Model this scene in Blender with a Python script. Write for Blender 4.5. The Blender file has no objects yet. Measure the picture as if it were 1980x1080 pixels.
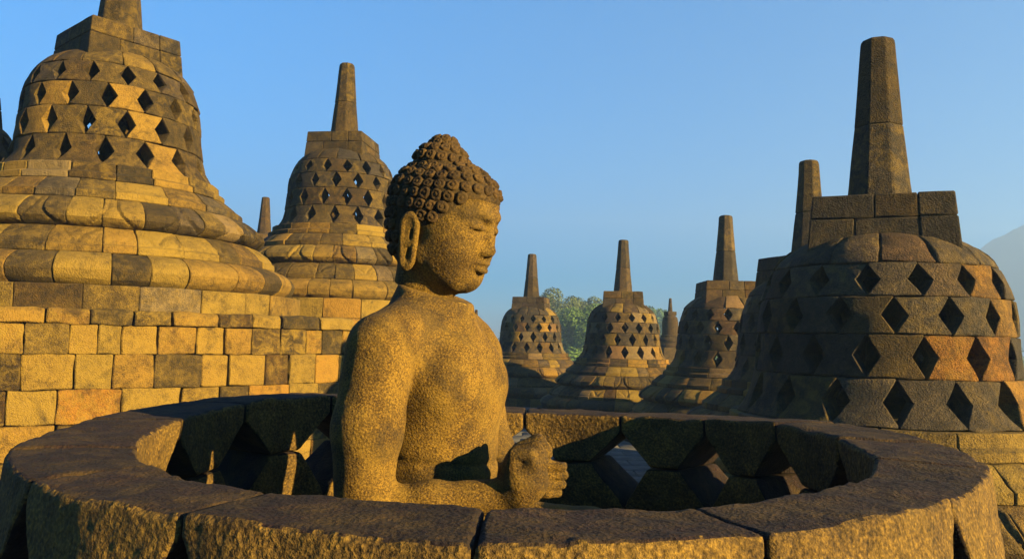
import bpy, math, random
import numpy as np
from mathutils import Matrix, Vector

random.seed(7)
RNG = np.random.default_rng(11)
scene = bpy.context.scene
COL = scene.collection

# ------------------------------------------------------------------ camera, sky, sun, exposure
CAMZ = 2.44                                   # eye height above the lower terrace floor
PITCH, ROLL, FPX = math.atan(110 / 1517), 0.022, 1517.0
cam_data = bpy.data.cameras.new('camera')
cam_data.sensor_width = 36.0
cam_data.lens = FPX / 1980 * 36.0
cam_data.clip_start, cam_data.clip_end = 0.05, 4000
camera = bpy.data.objects.new('camera', cam_data)
COL.objects.link(camera)
_cp, _sp, _c, _s = math.cos(PITCH), math.sin(PITCH), math.cos(ROLL), math.sin(ROLL)
_F, _U0, _R0 = Vector((0, _cp, _sp)), Vector((0, -_sp, _cp)), Vector((1, 0, 0))
_R, _U = _c * _R0 + _s * _U0, -_s * _R0 + _c * _U0
_m = Matrix.Identity(4)
for _i in range(3):
    _m[_i][0], _m[_i][1], _m[_i][2] = _R[_i], _U[_i], -_F[_i]
_m[2][3] = CAMZ
camera.matrix_world = _m
scene.camera = camera

SUN_AZ, SUN_EL = math.radians(122), math.radians(14)   # azimuth clockwise from +Y
world = bpy.data.worlds.new('World')
scene.world = world
world.use_nodes = True
wn = world.node_tree
wn.nodes.clear()
w_out = wn.nodes.new('ShaderNodeOutputWorld')
w_bg = wn.nodes.new('ShaderNodeBackground')
w_sky = wn.nodes.new('ShaderNodeTexSky')
w_sky.sky_type = 'NISHITA'
w_sky.sun_disc = False
w_sky.sun_elevation = SUN_EL
w_sky.sun_rotation = SUN_AZ
w_sky.air_density = 1.0
w_sky.dust_density = 0.1
w_sky.ozone_density = 6.0
w_bg.inputs['Strength'].default_value = 0.05
w_hs = wn.nodes.new('ShaderNodeHueSaturation')
w_hs.inputs['Saturation'].default_value = 1.62
w_hs.inputs['Hue'].default_value = 0.488
wn.links.new(w_sky.outputs[0], w_hs.inputs['Color'])
w_tc = wn.nodes.new('ShaderNodeTexCoord')
w_sx = wn.nodes.new('ShaderNodeSeparateXYZ')
w_rp = wn.nodes.new('ShaderNodeValToRGB')          # dusty lavender air towards the horizon, all round
w_rp.color_ramp.elements[0].position, w_rp.color_ramp.elements[0].color = 0.0, (0.50, 0.50, 0.64, 1)
w_rp.color_ramp.elements[1].position, w_rp.color_ramp.elements[1].color = 0.42, (0.56, 0.88, 1.0, 1)
w_e = w_rp.color_ramp.elements.new(0.15)
w_e.color = (0.60, 0.70, 0.82, 1)
w_mx = wn.nodes.new('ShaderNodeMix')
w_mx.data_type, w_mx.blend_type = 'RGBA', 'MULTIPLY'
w_mx.inputs['Factor'].default_value = 1.0
wn.links.new(w_tc.outputs['Generated'], w_sx.inputs[0])
wn.links.new(w_sx.outputs['Z'], w_rp.inputs['Fac'])
wn.links.new(w_hs.outputs[0], w_mx.inputs['A'])
wn.links.new(w_rp.outputs['Color'], w_mx.inputs['B'])
wn.links.new(w_mx.outputs['Result'], w_bg.inputs['Color'])
wn.links.new(w_bg.outputs[0], w_out.inputs['Surface'])

sun_data = bpy.data.lights.new('sun', 'SUN')
sun_data.energy = 5.0
sun_data.color = (1.0, 0.705, 0.26)
sun_data.angle = math.radians(0.5)
sun = bpy.data.objects.new('sun', sun_data)
COL.objects.link(sun)
_sd = Vector((math.sin(SUN_AZ) * math.cos(SUN_EL), math.cos(SUN_AZ) * math.cos(SUN_EL), math.sin(SUN_EL)))
sun.rotation_euler = _sd.to_track_quat('Z', 'Y').to_euler()

scene.view_settings.view_transform = 'Standard'
scene.view_settings.look = 'None'
scene.view_settings.exposure = 2.55
scene.view_settings.gamma = 1.0
scene.view_settings.use_curve_mapping = False
scene.render.engine = 'CYCLES'
scene.cycles.max_bounces = 5
scene.cycles.diffuse_bounces = 3
scene.cycles.volume_bounces = 0
scene.cycles.use_denoising = True

# ------------------------------------------------------------------ object helpers
def new_obj(name, mesh, mat=None, parent=None, color=None):
    o = bpy.data.objects.new(name, mesh)
    COL.objects.link(o)
    if mat is not None and mesh is not None and len(mesh.materials) == 0:
        mesh.materials.append(mat)
    if parent is not None:
        o.parent = parent
    if color is not None:
        o.color = color
    return o

def thing(name, label, cat, loc=(0, 0, 0), rz=0.0, group=None):
    o = bpy.data.objects.new(name, None)
    COL.objects.link(o)
    o.empty_display_size = 0.2
    o.location = loc
    o.rotation_euler = (0, 0, rz)
    o['label'] = label
    o['category'] = cat
    if group:
        o['group'] = group
    return o

def structure(name, mesh, mat):
    o = new_obj(name, mesh, mat)
    o['kind'] = 'structure'
    return o

def mesh_from(name, verts, faces, smooth=True):
    me = bpy.data.meshes.new(name)
    me.from_pydata([tuple(v) for v in verts], [], [tuple(f) for f in faces])
    if smooth:
        me.shade_smooth()
    me.update()
    return me

def mesh_np(name, V, Q, smooth=True, sharp=None):
    """quads only, from numpy arrays"""
    me = bpy.data.meshes.new(name)
    nv, nq = len(V), len(Q)
    me.vertices.add(nv)
    me.vertices.foreach_set('co', np.asarray(V, np.float32).ravel())
    me.loops.add(nq * 4)
    me.loops.foreach_set('vertex_index', np.asarray(Q, np.int32).ravel())
    me.polygons.add(nq)
    me.polygons.foreach_set('loop_start', np.arange(0, nq * 4, 4, dtype=np.int32))
    me.update(calc_edges=True)
    me.validate()
    if smooth:
        me.shade_smooth()
        if sharp:
            me.set_sharp_from_angle(angle=math.radians(sharp))
    return me

# ------------------------------------------------------------------ vector noise for worn surfaces
def _hash(ix, iy, iz, seed):
    h = (ix.astype(np.int64) * 374761393 + iy.astype(np.int64) * 668265263 + iz.astype(np.int64) * 2147483647 + seed * 1274126177) & 0xFFFFFFFF
    h = ((h ^ (h >> 13)) * 1274126177) & 0xFFFFFFFF
    h = h ^ (h >> 16)
    return (h & 0xFFFF).astype(np.float64) / 65535.0

def vnoise(P, scale, seed=0):
    p = np.asarray(P, np.float64) * scale + 1000.0
    i = np.floor(p).astype(np.int64)
    f = p - i
    f = f * f * (3 - 2 * f)
    r = 0
    for dx in (0, 1):
        wx = f[:, 0] if dx else 1 - f[:, 0]
        for dy in (0, 1):
            wy = f[:, 1] if dy else 1 - f[:, 1]
            for dz in (0, 1):
                wz = f[:, 2] if dz else 1 - f[:, 2]
                r = r + wx * wy * wz * _hash(i[:, 0] + dx, i[:, 1] + dy, i[:, 2] + dz, seed)
    return r * 2 - 1

def fbm(P, scale, octaves=4, seed=0, gain=0.5):
    a, r, s = 1.0, 0, scale
    for k in range(octaves):
        r = r + a * vnoise(P, s, seed + k * 17)
        a *= gain
        s *= 2.1
    return r

# ------------------------------------------------------------------ materials
def nd(nt, kind, **kw):
    n = nt.nodes.new(kind)
    for k, v in kw.items():
        setattr(n, k, v)
    return n

def stone_material(name, dark, mid, pale, grain=1.0, bump=1.0, speckle=0.5, lichen=(0.13, 0.085, 0.014), scale=1.0, soot=0.5, blotchy=0.55, patchy=0.7, soot_from=0.54):
    """weathered andesite: tone comes from the object's colour (R), warmth (G), lichen cover (B)"""
    m = bpy.data.materials.new(name)
    m.use_nodes = True
    nt = m.node_tree
    L = nt.links.new
    bsdf = nt.nodes['Principled BSDF']
    bsdf.inputs['Roughness'].default_value = 0.92
    bsdf.inputs['Specular IOR Level'].default_value = 0.18
    geo = nd(nt, 'ShaderNodeNewGeometry')
    info = nd(nt, 'ShaderNodeObjectInfo')
    sep = nd(nt, 'ShaderNodeSeparateColor')
    L(info.outputs['Color'], sep.inputs[0])

    def noise(sc, detail=4.0, rough=0.6, dist=0.0):
        n = nd(nt, 'ShaderNodeTexNoise')
        n.inputs['Scale'].default_value = sc * scale
        n.inputs['Detail'].default_value = detail
        n.inputs['Roughness'].default_value = rough
        n.inputs['Distortion'].default_value = dist
        L(geo.outputs['Position'], n.inputs['Vector'])
        return n.outputs['Fac']

    def math_(op, a, b=None, clamp=False):
        n = nd(nt, 'ShaderNodeMath', operation=op, use_clamp=clamp)
        for k, v in enumerate((a, b)):
            if v is None:
                continue
            if isinstance(v, (int, float)):
                n.inputs[k].default_value = v
            else:
                L(v, n.inputs[k])
        return n.outputs[0]

    blotch = noise(5.0, 5.0, 0.62, 0.3)
    patch = noise(17.0, 4.0, 0.65)
    fine = noise(95.0 * grain, 3.0, 0.7)
    tone = math_('ADD', sep.outputs[0], math_('MULTIPLY', math_('SUBTRACT', blotch, 0.5), blotchy))
    tone = math_('ADD', tone, math_('MULTIPLY', math_('SUBTRACT', patch, 0.5), patchy))
    tone = math_('ADD', tone, math_('MULTIPLY', math_('SUBTRACT', fine, 0.5), speckle), True)
    ramp = nd(nt, 'ShaderNodeValToRGB')
    cr = ramp.color_ramp
    cr.elements[0].position, cr.elements[0].color = 0.08, (*dark, 1)
    cr.elements[1].position, cr.elements[1].color = 0.95, (*pale, 1)
    e = cr.elements.new(0.5)
    e.color = (*mid, 1)
    L(tone, ramp.inputs['Fac'])
    # warm (reddish) stones
    warm = nd(nt, 'ShaderNodeMix', data_type='RGBA', blend_type='MULTIPLY')
    L(sep.outputs[1], warm.inputs['Factor'])
    L(ramp.outputs['Color'], warm.inputs['A'])
    warm.inputs['B'].default_value = (1.25, 0.80, 0.55, 1)
    # lichen
    lm = nd(nt, 'ShaderNodeMapRange')
    L(noise(8.0, 6.0, 0.7, 0.6), lm.inputs['Value'])
    lm.inputs['From Min'].default_value, lm.inputs['From Max'].default_value = 0.46, 0.62
    lf = math_('MULTIPLY', lm.outputs[0], sep.outputs[2], True)
    lich = nd(nt, 'ShaderNodeMix', data_type='RGBA')
    L(lf, lich.inputs['Factor'])
    L(warm.outputs['Result'], lich.inputs['A'])
    lich.inputs['B'].default_value = (*lichen, 1)
    # black weathering crust in irregular patches
    sm = nd(nt, 'ShaderNodeMapRange')
    L(noise(3.1, 7.0, 0.72, 0.8), sm.inputs['Value'])
    sm.inputs['From Min'].default_value, sm.inputs['From Max'].default_value = soot_from, soot_from + .16
    crust = nd(nt, 'ShaderNodeMix', data_type='RGBA')
    L(math_('MULTIPLY', sm.outputs[0], soot, True), crust.inputs['Factor'])
    L(lich.outputs['Result'], crust.inputs['A'])
    crust.inputs['B'].default_value = (0.008, 0.0068, 0.0055, 1)
    L(crust.outputs['Result'], bsdf.inputs['Base Color'])
    # relief
    vor = nd(nt, 'ShaderNodeTexVoronoi')
    vor.inputs['Scale'].default_value = 60 * grain * scale
    L(geo.outputs['Position'], vor.inputs['Vector'])
    h = math_('ADD', math_('MULTIPLY', fine, 0.8), math_('MULTIPLY', patch, 1.2))
    h = math_('ADD', h, math_('MULTIPLY', vor.outputs['Distance'], 0.5))
    bp = nd(nt, 'ShaderNodeBump')
    bp.inputs['Strength'].default_value = 0.55 * bump
    bp.inputs['Distance'].default_value = 0.02
    L(h, bp.inputs['Height'])
    L(bp.outputs['Normal'], bsdf.inputs['Normal'])
    return m

STONE = stone_material('weathered_andesite', (0.0085, 0.0068, 0.0042), (0.033, 0.0225, 0.0072), (0.122, 0.082, 0.0145), speckle=1.1, bump=1.5, blotchy=.85, soot=.8)
GREYSTONE = stone_material('grey_andesite', (0.0075, 0.0065, 0.0055), (0.027, 0.0215, 0.0150), (0.098, 0.072, 0.034), speckle=1.2, bump=1.6, blotchy=.9, soot=.6)
RINGSTONE = stone_material('dark_purple_andesite', (0.0022, 0.0012, 0.0017), (0.0060, 0.0029, 0.0038), (0.021, 0.0105, 0.0105), grain=1.9, bump=1.0, speckle=1.5, soot=0.2)
STATUE = stone_material('ochre_statue_stone', (0.006, 0.0038, 0.0014), (0.040, 0.024, 0.0042), (0.125, 0.080, 0.0115), grain=1.45, bump=.6, speckle=2.1, blotchy=.95, patchy=.15, lichen=(0.12, 0.077, 0.012), scale=1.6, soot=0.62, soot_from=.47)

HAIRSTONE = stone_material('dark_hair_stone', (0.004, 0.003, 0.0016), (0.016, 0.0105, 0.0042), (0.05, 0.032, 0.010), grain=.9, bump=.5, speckle=1.6, scale=1.6, soot=.2, lichen=(.05, .032, .008))
RINGFACE = stone_material('ring_side_face', (0.008, 0.0054, 0.0025), (0.052, 0.034, 0.0085), (0.150, 0.10, 0.018), grain=1.3, bump=1.0, speckle=1.8, soot=0.25)

def plain_material(name, color, rough=0.9, var=0.35, sc=4.0, bump=0.2):
    m = bpy.data.materials.new(name)
    m.use_nodes = True
    nt = m.node_tree
    L = nt.links.new
    b = nt.nodes['Principled BSDF']
    b.inputs['Roughness'].default_value = rough
    b.inputs['Specular IOR Level'].default_value = 0.15
    geo = nd(nt, 'ShaderNodeNewGeometry')
    n = nd(nt, 'ShaderNodeTexNoise')
    n.inputs['Scale'].default_value = sc
    n.inputs['Detail'].default_value = 6
    L(geo.outputs['Position'], n.inputs['Vector'])
    r = nd(nt, 'ShaderNodeValToRGB')
    r.color_ramp.elements[0].position = 0.3
    r.color_ramp.elements[1].position = 0.7
    r.color_ramp.elements[0].color = (*[c * (1 - var) for c in color], 1)
    r.color_ramp.elements[1].color = (*[c * (1 + var) for c in color], 1)
    L(n.outputs['Fac'], r.inputs['Fac'])
    L(r.outputs['Color'], b.inputs['Base Color'])
    bp = nd(nt, 'ShaderNodeBump')
    bp.inputs['Strength'].default_value = bump
    bp.inputs['Distance'].default_value = 0.05
    L(n.outputs['Fac'], bp.inputs['Height'])
    L(bp.outputs['Normal'], b.inputs['Normal'])
    return m

PAVING = plain_material('paving_stone', (0.06, 0.058, 0.056), sc=6)
CORE = plain_material('rubble_core', (0.03, 0.024, 0.018), sc=5)
SOIL = plain_material('forest_ground', (0.045, 0.06, 0.025), sc=0.08, bump=0)
FOREST = plain_material('forested_slope', (0.020, 0.032, 0.034), sc=0.03, bump=0)
LEAF = plain_material('leaves', (0.060, 0.105, 0.018), sc=0.9, var=0.55, bump=0)
LEAFDRY = plain_material('pale_leaves', (0.060, 0.078, 0.026), sc=0.9, var=0.5, bump=0)
BARK = plain_material('bark', (0.10, 0.085, 0.065), sc=9)

# ------------------------------------------------------------------ stone blocks
def divs(size, c, n):
    """0, c, n inner steps, size-c, size"""
    inner = np.linspace(c, size - c, n + 1)
    return np.concatenate([[0.0], inner, [size]])

_grid_cache = {}
def box_grid(nu, nv, nw):
    key = (nu, nv, nw)
    if key in _grid_cache:
        return _grid_cache[key]
    ids, IJK, Q = {}, [], []
    def vid(i, j, k):
        t = (i, j, k)
        if t not in ids:
            ids[t] = len(IJK)
            IJK.append(t)
        return ids[t]
    for i in range(nu - 1):
        for j in range(nv - 1):
            Q.append((vid(i, j, nw - 1), vid(i, j + 1, nw - 1), vid(i + 1, j + 1, nw - 1), vid(i + 1, j, nw - 1)))
            Q.append((vid(i, j, 0), vid(i + 1, j, 0), vid(i + 1, j + 1, 0), vid(i, j + 1, 0)))
    for i in range(nu - 1):
        for k in range(nw - 1):
            Q.append((vid(i, 0, k), vid(i, 0, k + 1), vid(i + 1, 0, k + 1), vid(i + 1, 0, k)))
            Q.append((vid(i, nv - 1, k), vid(i + 1, nv - 1, k), vid(i + 1, nv - 1, k + 1), vid(i, nv - 1, k + 1)))
    for j in range(nv - 1):
        for k in range(nw - 1):
            Q.append((vid(0, j, k), vid(0, j + 1, k), vid(0, j + 1, k + 1), vid(0, j, k + 1)))
            Q.append((vid(nu - 1, j, k), vid(nu - 1, j, k + 1), vid(nu - 1, j + 1, k + 1), vid(nu - 1, j + 1, k)))
    _grid_cache[key] = (np.array(IJK), np.array(Q))
    return _grid_cache[key]

def block(us, vs, ws, mapping, pull=0.4):
    """rounded box over the divisions us, vs, ws (metres); mapping(u,v,w) -> xyz"""
    us, vs, ws = map(np.asarray, (us, vs, ws))
    IJK, Q = box_grid(len(us), len(vs), len(ws))
    A = [us[IJK[:, 0]].copy(), vs[IJK[:, 1]].copy(), ws[IJK[:, 2]].copy()]
    D = (us, vs, ws)
    lo = [IJK[:, a] == 0 for a in range(3)]
    hi = [IJK[:, a] == len(D[a]) - 1 for a in range(3)]
    cnt = sum((lo[a] | hi[a]).astype(int) for a in range(3))
    edge = cnt >= 2
    for a in range(3):
        f = np.where(cnt >= 3, pull * 1.15, pull)
        A[a][edge & lo[a]] += (f * (D[a][1] - D[a][0]))[edge & lo[a]]
        A[a][edge & hi[a]] -= (f * (D[a][-1] - D[a][-2]))[edge & hi[a]]
    return mapping(*A), Q

def flip_fix(V, Q):
    """orient all faces outward (signed volume)"""
    a, b, c, d = (V[Q[:, i]] for i in range(4))
    vol = (np.einsum('ij,ij->i', a, np.cross(b, c)) + np.einsum('ij,ij->i', a, np.cross(c, d))).sum()
    return Q if vol > 0 else Q[:, ::-1]

def ring_block(name, a0, a1, z0, z1, rfun, thick, gap=0.004, c=0.014, nu=2, nv=2, nw=1, wfun=None, wear=0.006, seed=0, relief=None):
    """stone of a circular course between angles a0..a1 (rad) and heights z0..z1;
    rfun(t) outer radius for t in 0..1; wfun(t) share of the half angle kept at that height"""
    rm = float(rfun(np.array([0.5]))[0])
    su = (a1 - a0) * rm - gap
    sv = (z1 - z0) - gap * 0.6
    us, vs, ws = divs(su, min(c, su * .3), nu), divs(sv, min(c, sv * .3), nv), divs(thick, min(c, thick * .3), nw)
    am = 0.5 * (a0 + a1)
    off = np.array([random.uniform(-50, 50) for _ in range(3)])
    def mp(u, v, w):
        t = v / sv
        r = rfun(t) - (thick - w)
        if relief is not None:
            r = r + relief(am + (u - su / 2) / rm, t) * (w > thick * .8)
        half = (u - su / 2) / rm
        if wfun is not None:
            half = half * wfun(t)
        a = am + half
        P = np.stack([r * np.cos(a), r * np.sin(a), z0 + gap * 0.3 + v], 1)
        n = np.stack([fbm(P + off + k * 31.7, 5.0, 2, seed + k) for k in range(3)], 1)
        return P + n * wear
    V, Q = block(us, vs, ws, mp)
    return V, flip_fix(V, Q)

def interp(pts):
    ts, rs = np.array([p[0] for p in pts], float), np.array([p[1] for p in pts], float)
    return lambda t: np.interp(t, ts, rs)

# ------------------------------------------------------------------ perforated stupa profile (z above lattice foot)
BELL = ([0.0, .04, .10, .20, .40, .60, .78, .95, 1.11, 1.24, 1.34, 1.41, 1.49, 1.57, 1.64, 1.70, 1.76],
        [1.385, 1.345, 1.305, 1.255, 1.205, 1.185, 1.165, 1.15, 1.125, 1.09, 1.055, 1.02, .96, .88, .79, .69, .56])
def bell_r(z):
    return np.interp(z, BELL[0], BELL[1])

def hourglass(t):
    t = np.asarray(t)
    d = np.clip((0.5 - np.abs(t - 0.5) - 0.035) / 0.465, 0, 1)    # 0 at the bed joints, 1 at the waist
    return 1.0 - 0.47 * d

BASE = [  # name, z0, z1, count, spread, thickness, profile (t from bottom to top)
    ('step_stone', -0.23, 0.0, 18, .25, .30, [(0, 1.53), (.46, 1.53), (.50, 1.45), (1, 1.44)], 6),
    ('band_stone', -0.50, -0.23, 24, .3, .34, [(0, 1.79), (.36, 1.79), (.42, 1.74), (.7, 1.67), (1, 1.56)], 6),
    ('lotus_stone', -0.87, -0.50, 28, .3, .42, [(0, 1.96), (.12, 2.05), (.28, 2.10), (.5, 2.07), (.75, 1.96), (1, 1.82)], 7),
    ('petal_stone', -1.20, -0.87, 29, .3, .42, [(0, 2.28), (.28, 2.28), (.34, 2.24), (.62, 2.16), (1, 1.98)], 6),
    ('torus_stone', -1.58, -1.20, 29, .3, .42, [(0, 2.45), (.15, 2.54), (.4, 2.59), (.65, 2.56), (.85, 2.46), (1, 2.32)], 7),
    ('plinth_stone', -1.95, -1.58, 30, .3, .34, [(0, 2.66), (1, 2.66)], 2),
]
ROWS = [(0.0, .40), (.40, .78), (.78, 1.11), (1.11, 1.41)]

def splits(n, spread):
    w = np.array([1 + random.uniform(-spread, spread) for _ in range(n)])
    e = np.concatenate([[0], np.cumsum(w)]) / w.sum() * 2 * math.pi
    return e + random.uniform(0, 6.28)

def prism(nsides, r0, r1, z0, z1, rot, round_top=0.0, cham=0.012, wear=0.004, seed=0):
    """tapering n-sided stone with small chamfers, closed by fans of quads"""
    lev = [(z0, r0 - cham), (z0 + cham, r0)]
    for k in range(1, 4):
        f = k / 4
        lev.append((z0 + (z1 - z0) * f, r0 + (r1 - r0) * f))
    if round_top > 0:
        zt = z1 - round_top
        rr = r0 + (r1 - r0) * (zt - z0) / (z1 - z0)
        lev.append((zt, rr))
        lev.append((zt + round_top * .45, rr * .965))
        lev.append((zt + round_top * .8, rr * .87))
        lev.append((z1, rr * .66))
    else:
        lev += [(z1 - cham, r1), (z1, r1 - cham)]
    V, Fs = [], []
    # two verts per corner keep the facets crisp
    angs = []
    for s in range(nsides):
        a = rot + 2 * math.pi * s / nsides
        angs += [a - .045, a + .045]
    n = len(angs)
    for (z, r) in lev:
        for a in angs:
            V.append((r * math.cos(a), r * math.sin(a), z))
    for l in range(len(lev) - 1):
        for i in range(n):
            j = (i + 1) % n
            Fs.append((l * n + i, l * n + j, (l + 1) * n + j, (l + 1) * n + i))
    V = np.array(V)
    V += np.stack([fbm(V + 5.1 * k + seed, 4.0, 2, seed + k) for k in range(3)], 1) * wear
    Fs.append(tuple(range(n))[::-1])
    Fs.append(tuple((len(lev) - 1) * n + i for i in range(n)))
    return V, Fs

def cuboid(x0, x1, y0, y1, z0, z1, taper=(0, 0), c=0.014, wear=0.006, seed=0):
    sx, sy, sz = x1 - x0, y1 - y0, z1 - z0
    def mp(u, v, w):
        P = np.stack([x0 + u, y0 + v, z0 + w], 1)
        f = 1 - taper[0] - (taper[1] - taper[0]) * (P[:, 2] - taper_z[0]) / (taper_z[1] - taper_z[0])
        P[:, 0] *= f
        P[:, 1] *= f
        n = np.stack([fbm(P + 3.3 * k + seed, 5.0, 2, seed + k) for k in range(3)], 1)
        return P + n * wear
    V, Q = block(divs(sx, c, 2), divs(sy, c, 2), divs(sz, c, 1), mp)
    return V, flip_fix(V, Q)
taper_z = (1.50, 2.10)

def lathe(name, pts, n=64):
    V, Fs = [], []
    for (r, z) in pts:
        for i in range(n):
            a = 2 * math.pi * i / n
            V.append((r * math.cos(a), r * math.sin(a), z))
    for l in range(len(pts) - 1):
        for i in range(n):
            j = (i + 1) % n
            Fs.append((l * n + i, l * n + j, (l + 1) * n + j, (l + 1) * n + i))
    return mesh_from(name, V, Fs, smooth=False)

def _step(x, w):
    x = np.clip(x / w * .5 + .5, 0, 1)
    return x * x * (3 - 2 * x)
def petals_down(a, t):
    x = np.abs(((a * 16 / (2 * math.pi)) % 1) - .5) * 2          # 0 on the petal's axis, 1 between petals
    edge = np.sqrt(np.clip(1 - np.clip((.80 - t) / .78, 0, 1) ** 2, 0, 1)) * .86
    return (.030 * _step(edge - x, .08) - .030 * np.exp(-((edge - x + .03) / .055) ** 2)) * np.clip((.97 - t) / .06, 0, 1)
def petals_up(a, t):
    x = np.abs(((a * 16 / (2 * math.pi) + .5) % 1) - .5) * 2
    tt = np.clip((t - .36) / .62, 0, 1)
    edge = np.sqrt(np.clip(1 - tt ** 1.6, 0, 1)) * .9
    return (.024 * _step(edge - x, .08) - .026 * np.exp(-((edge - x + .03) / .055) ** 2)) * np.clip((t - .36) / .04, 0, 1)

# prototype meshes of every stone of a stupa: (part name, mesh, course index, azimuth of the stone)
PARTS = []
course = 0
for (nm, z0, z1, n, spr, th, prof, nv) in BASE:
    e = splits(n, spr)
    rf = interp(prof)
    rel = {'lotus_stone': petals_down, 'petal_stone': petals_up}.get(nm)
    for i in range(n):
        V, Q = ring_block(nm, e[i], e[i + 1], z0, z1, rf, th, nu=22 if rel else 3, nv=16 if rel else nv, nw=1, relief=rel, seed=i + 50 * course, gap=.007, c=.013, wear=.007)
        PARTS.append((nm, mesh_np(nm, V, Q, sharp=28), course, 0.5 * (e[i] + e[i + 1])))
    course += 1
for k, (z0, z1) in enumerate(ROWS):
    n = 16
    for i in range(n):
        a0 = (i + (0.5 if k % 2 else 0)) * 2 * math.pi / n
        j0, j1 = 0, 2 * math.pi / n
        rf = (lambda t, z0=z0, z1=z1: bell_r(z0 + t * (z1 - z0)))
        V, Q = ring_block('lattice_stone', a0, a0 + 2 * math.pi / n, z0, z1, rf, .29, nu=4, nv=6, nw=2, wfun=hourglass, seed=i + 400 + 20 * k, gap=.011, c=.012, wear=.010)
        PARTS.append(('lattice_stone', mesh_np('lattice_stone', V, Q, sharp=28), course, a0 + math.pi / n))
    course += 1
e = splits(14, .15)
for i in range(14):
    rf = lambda t: bell_r(1.41 + t * .33) + 0.012 * np.sin(np.pi * t)
    V, Q = ring_block('cap_stone', e[i], e[i + 1], 1.41, 1.74, rf, .26, nu=3, nv=5, nw=1, seed=i + 700, gap=.013, c=.016, wear=.013)
    PARTS.append(('cap_stone', mesh_np('cap_stone', V, Q, sharp=28), course, 0.5 * (e[i] + e[i + 1])))
course += 1
CAPC = course
# harmika: two courses of pinwheel blocks, side 1.30 at the foot, 1.20 at the top
def crown_course(z0, z1, cut, nm='crown_block'):
    out = []
    h, t = .655, .33
    for q in range(4):
        # a long bar along one side, split in two
        xs = [-h, -h + (2 * h - t) * cut, h - t]
        for s in range(2):
            V, Q = cuboid(xs[s] + .003, xs[s + 1] - .003, -h, -h + t, z0, z1 - .004, taper=(0, .075), seed=900 + q * 7 + s)
            ca, sa = math.cos(q * math.pi / 2), math.sin(q * math.pi / 2)
            W = V.copy()
            W[:, 0] = ca * V[:, 0] - sa * V[:, 1]
            W[:, 1] = sa * V[:, 0] + ca * V[:, 1]
            cx, cy = W[:, 0].mean(), W[:, 1].mean()
            out.append((nm, mesh_np(nm, W, Q, sharp=28), CAPC, math.atan2(cy, cx)))
    return out
PARTS += crown_course(1.50, 1.87, .42)
PARTS += crown_course(1.87, 2.10, .60)
V, Q = cuboid(-.32, .32, -.32, .32, 1.55, 2.093, seed=1)
PARTS.append(('crown_core', mesh_np('crown_core', V, Q), CAPC, 0))
V, Fs = prism(8, .315, .235, 2.095, 2.86, math.pi / 8, seed=3)
PARTS.append(('spire_stone', mesh_from('spire_stone', V, Fs, smooth=False), CAPC, 0))
V, Fs = prism(8, .235, .165, 2.863, 3.78, math.pi / 8, round_top=.07, seed=4)
PARTS.append(('spire_stone', mesh_from('spire_stone', V, Fs, smooth=False), CAPC, 0))
CORE_ME = lathe('rubble_core', [(0, -.02), (1.14, -.02), (1.2, -.2), (1.30, -.48), (1.60, -.86), (1.75, -1.19), (2.0, -1.57), (2.30, -1.6), (2.30, -1.94)])
CORE_ME.materials.append(CORE)
for p in PARTS:
    p[1].materials.append(STONE)

def tone_color(tone, warm=0.0, lichen=0.2):
    return (max(0, min(1, tone)), max(0, min(1, warm)), max(0, min(1, lichen)), 1)

def stupa(label, loc, yaw, style, seed, special=None):
    rnd = random.Random(seed)
    root = thing('perforated_stupa', label, 'stupa', loc, 0.0, 'perforated bell stupas on the terraces')
    offs = [rnd.uniform(0, 6.28) for _ in range(30)]
    base_off = rnd.uniform(0, 6.28)
    for k in range(6, 10):
        offs[k] = base_off            # lattice rows stay staggered
    offs[CAPC] = yaw
    if special and 'lattice' in special:
        for k in range(6, 10):
            offs[k] = special['lattice']
    core = new_obj('rubble_core', CORE_ME, None, root)
    bt, lt = style['base'], style['lattice']
    for (nm, me, c, az) in PARTS:
        o = bpy.data.objects.new(nm, me)
        COL.objects.link(o)
        o.parent = root
        o.rotation_euler = (0, 0, offs[c])
        a = (az + offs[c]) % (2 * math.pi)
        t, sd, pp = bt if c < 6 else lt
        if nm in ('crown_block', 'spire_stone', 'crown_core'):
            t, sd, pp = style.get('top', (lt[0], lt[1] * .5, 0))
        tone = rnd.gauss(t, sd)
        if rnd.random() < pp:
            tone = rnd.uniform(.75, 1.0)
        warm = rnd.random() ** 3 * style.get('warm', .5)
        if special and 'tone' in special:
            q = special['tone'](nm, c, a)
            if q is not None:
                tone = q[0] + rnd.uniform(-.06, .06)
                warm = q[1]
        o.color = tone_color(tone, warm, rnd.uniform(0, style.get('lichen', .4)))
        if rnd.random() < (style.get('grey_base', .15) if c < 6 else style.get('grey', .25)) and not (special and 'tone' in special and q is not None):
            o.material_slots[0].link = 'OBJECT'
            o.material_slots[0].material = GREYSTONE
        rr = rnd.uniform(-.014, .014)
        if nm not in ('spire_stone', 'crown_core', 'crown_block'):
            o.location = (rr * math.cos(a), rr * math.sin(a), rnd.uniform(-.002, .002))
    return root

# ------------------------------------------------------------------ terraces and ground
CENTER = (-9.3, 15.4)
def disc(name, r, z, n=128, hole=0.0):
    V, Fs = [], []
    if hole <= 0:
        for i in range(n):
            a = 2 * math.pi * i / n
            V.append((r * math.cos(a), r * math.sin(a), z))
        Fs.append(tuple(range(n)))
    me = mesh_from(name, V, Fs, smooth=False)
    return me

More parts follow.
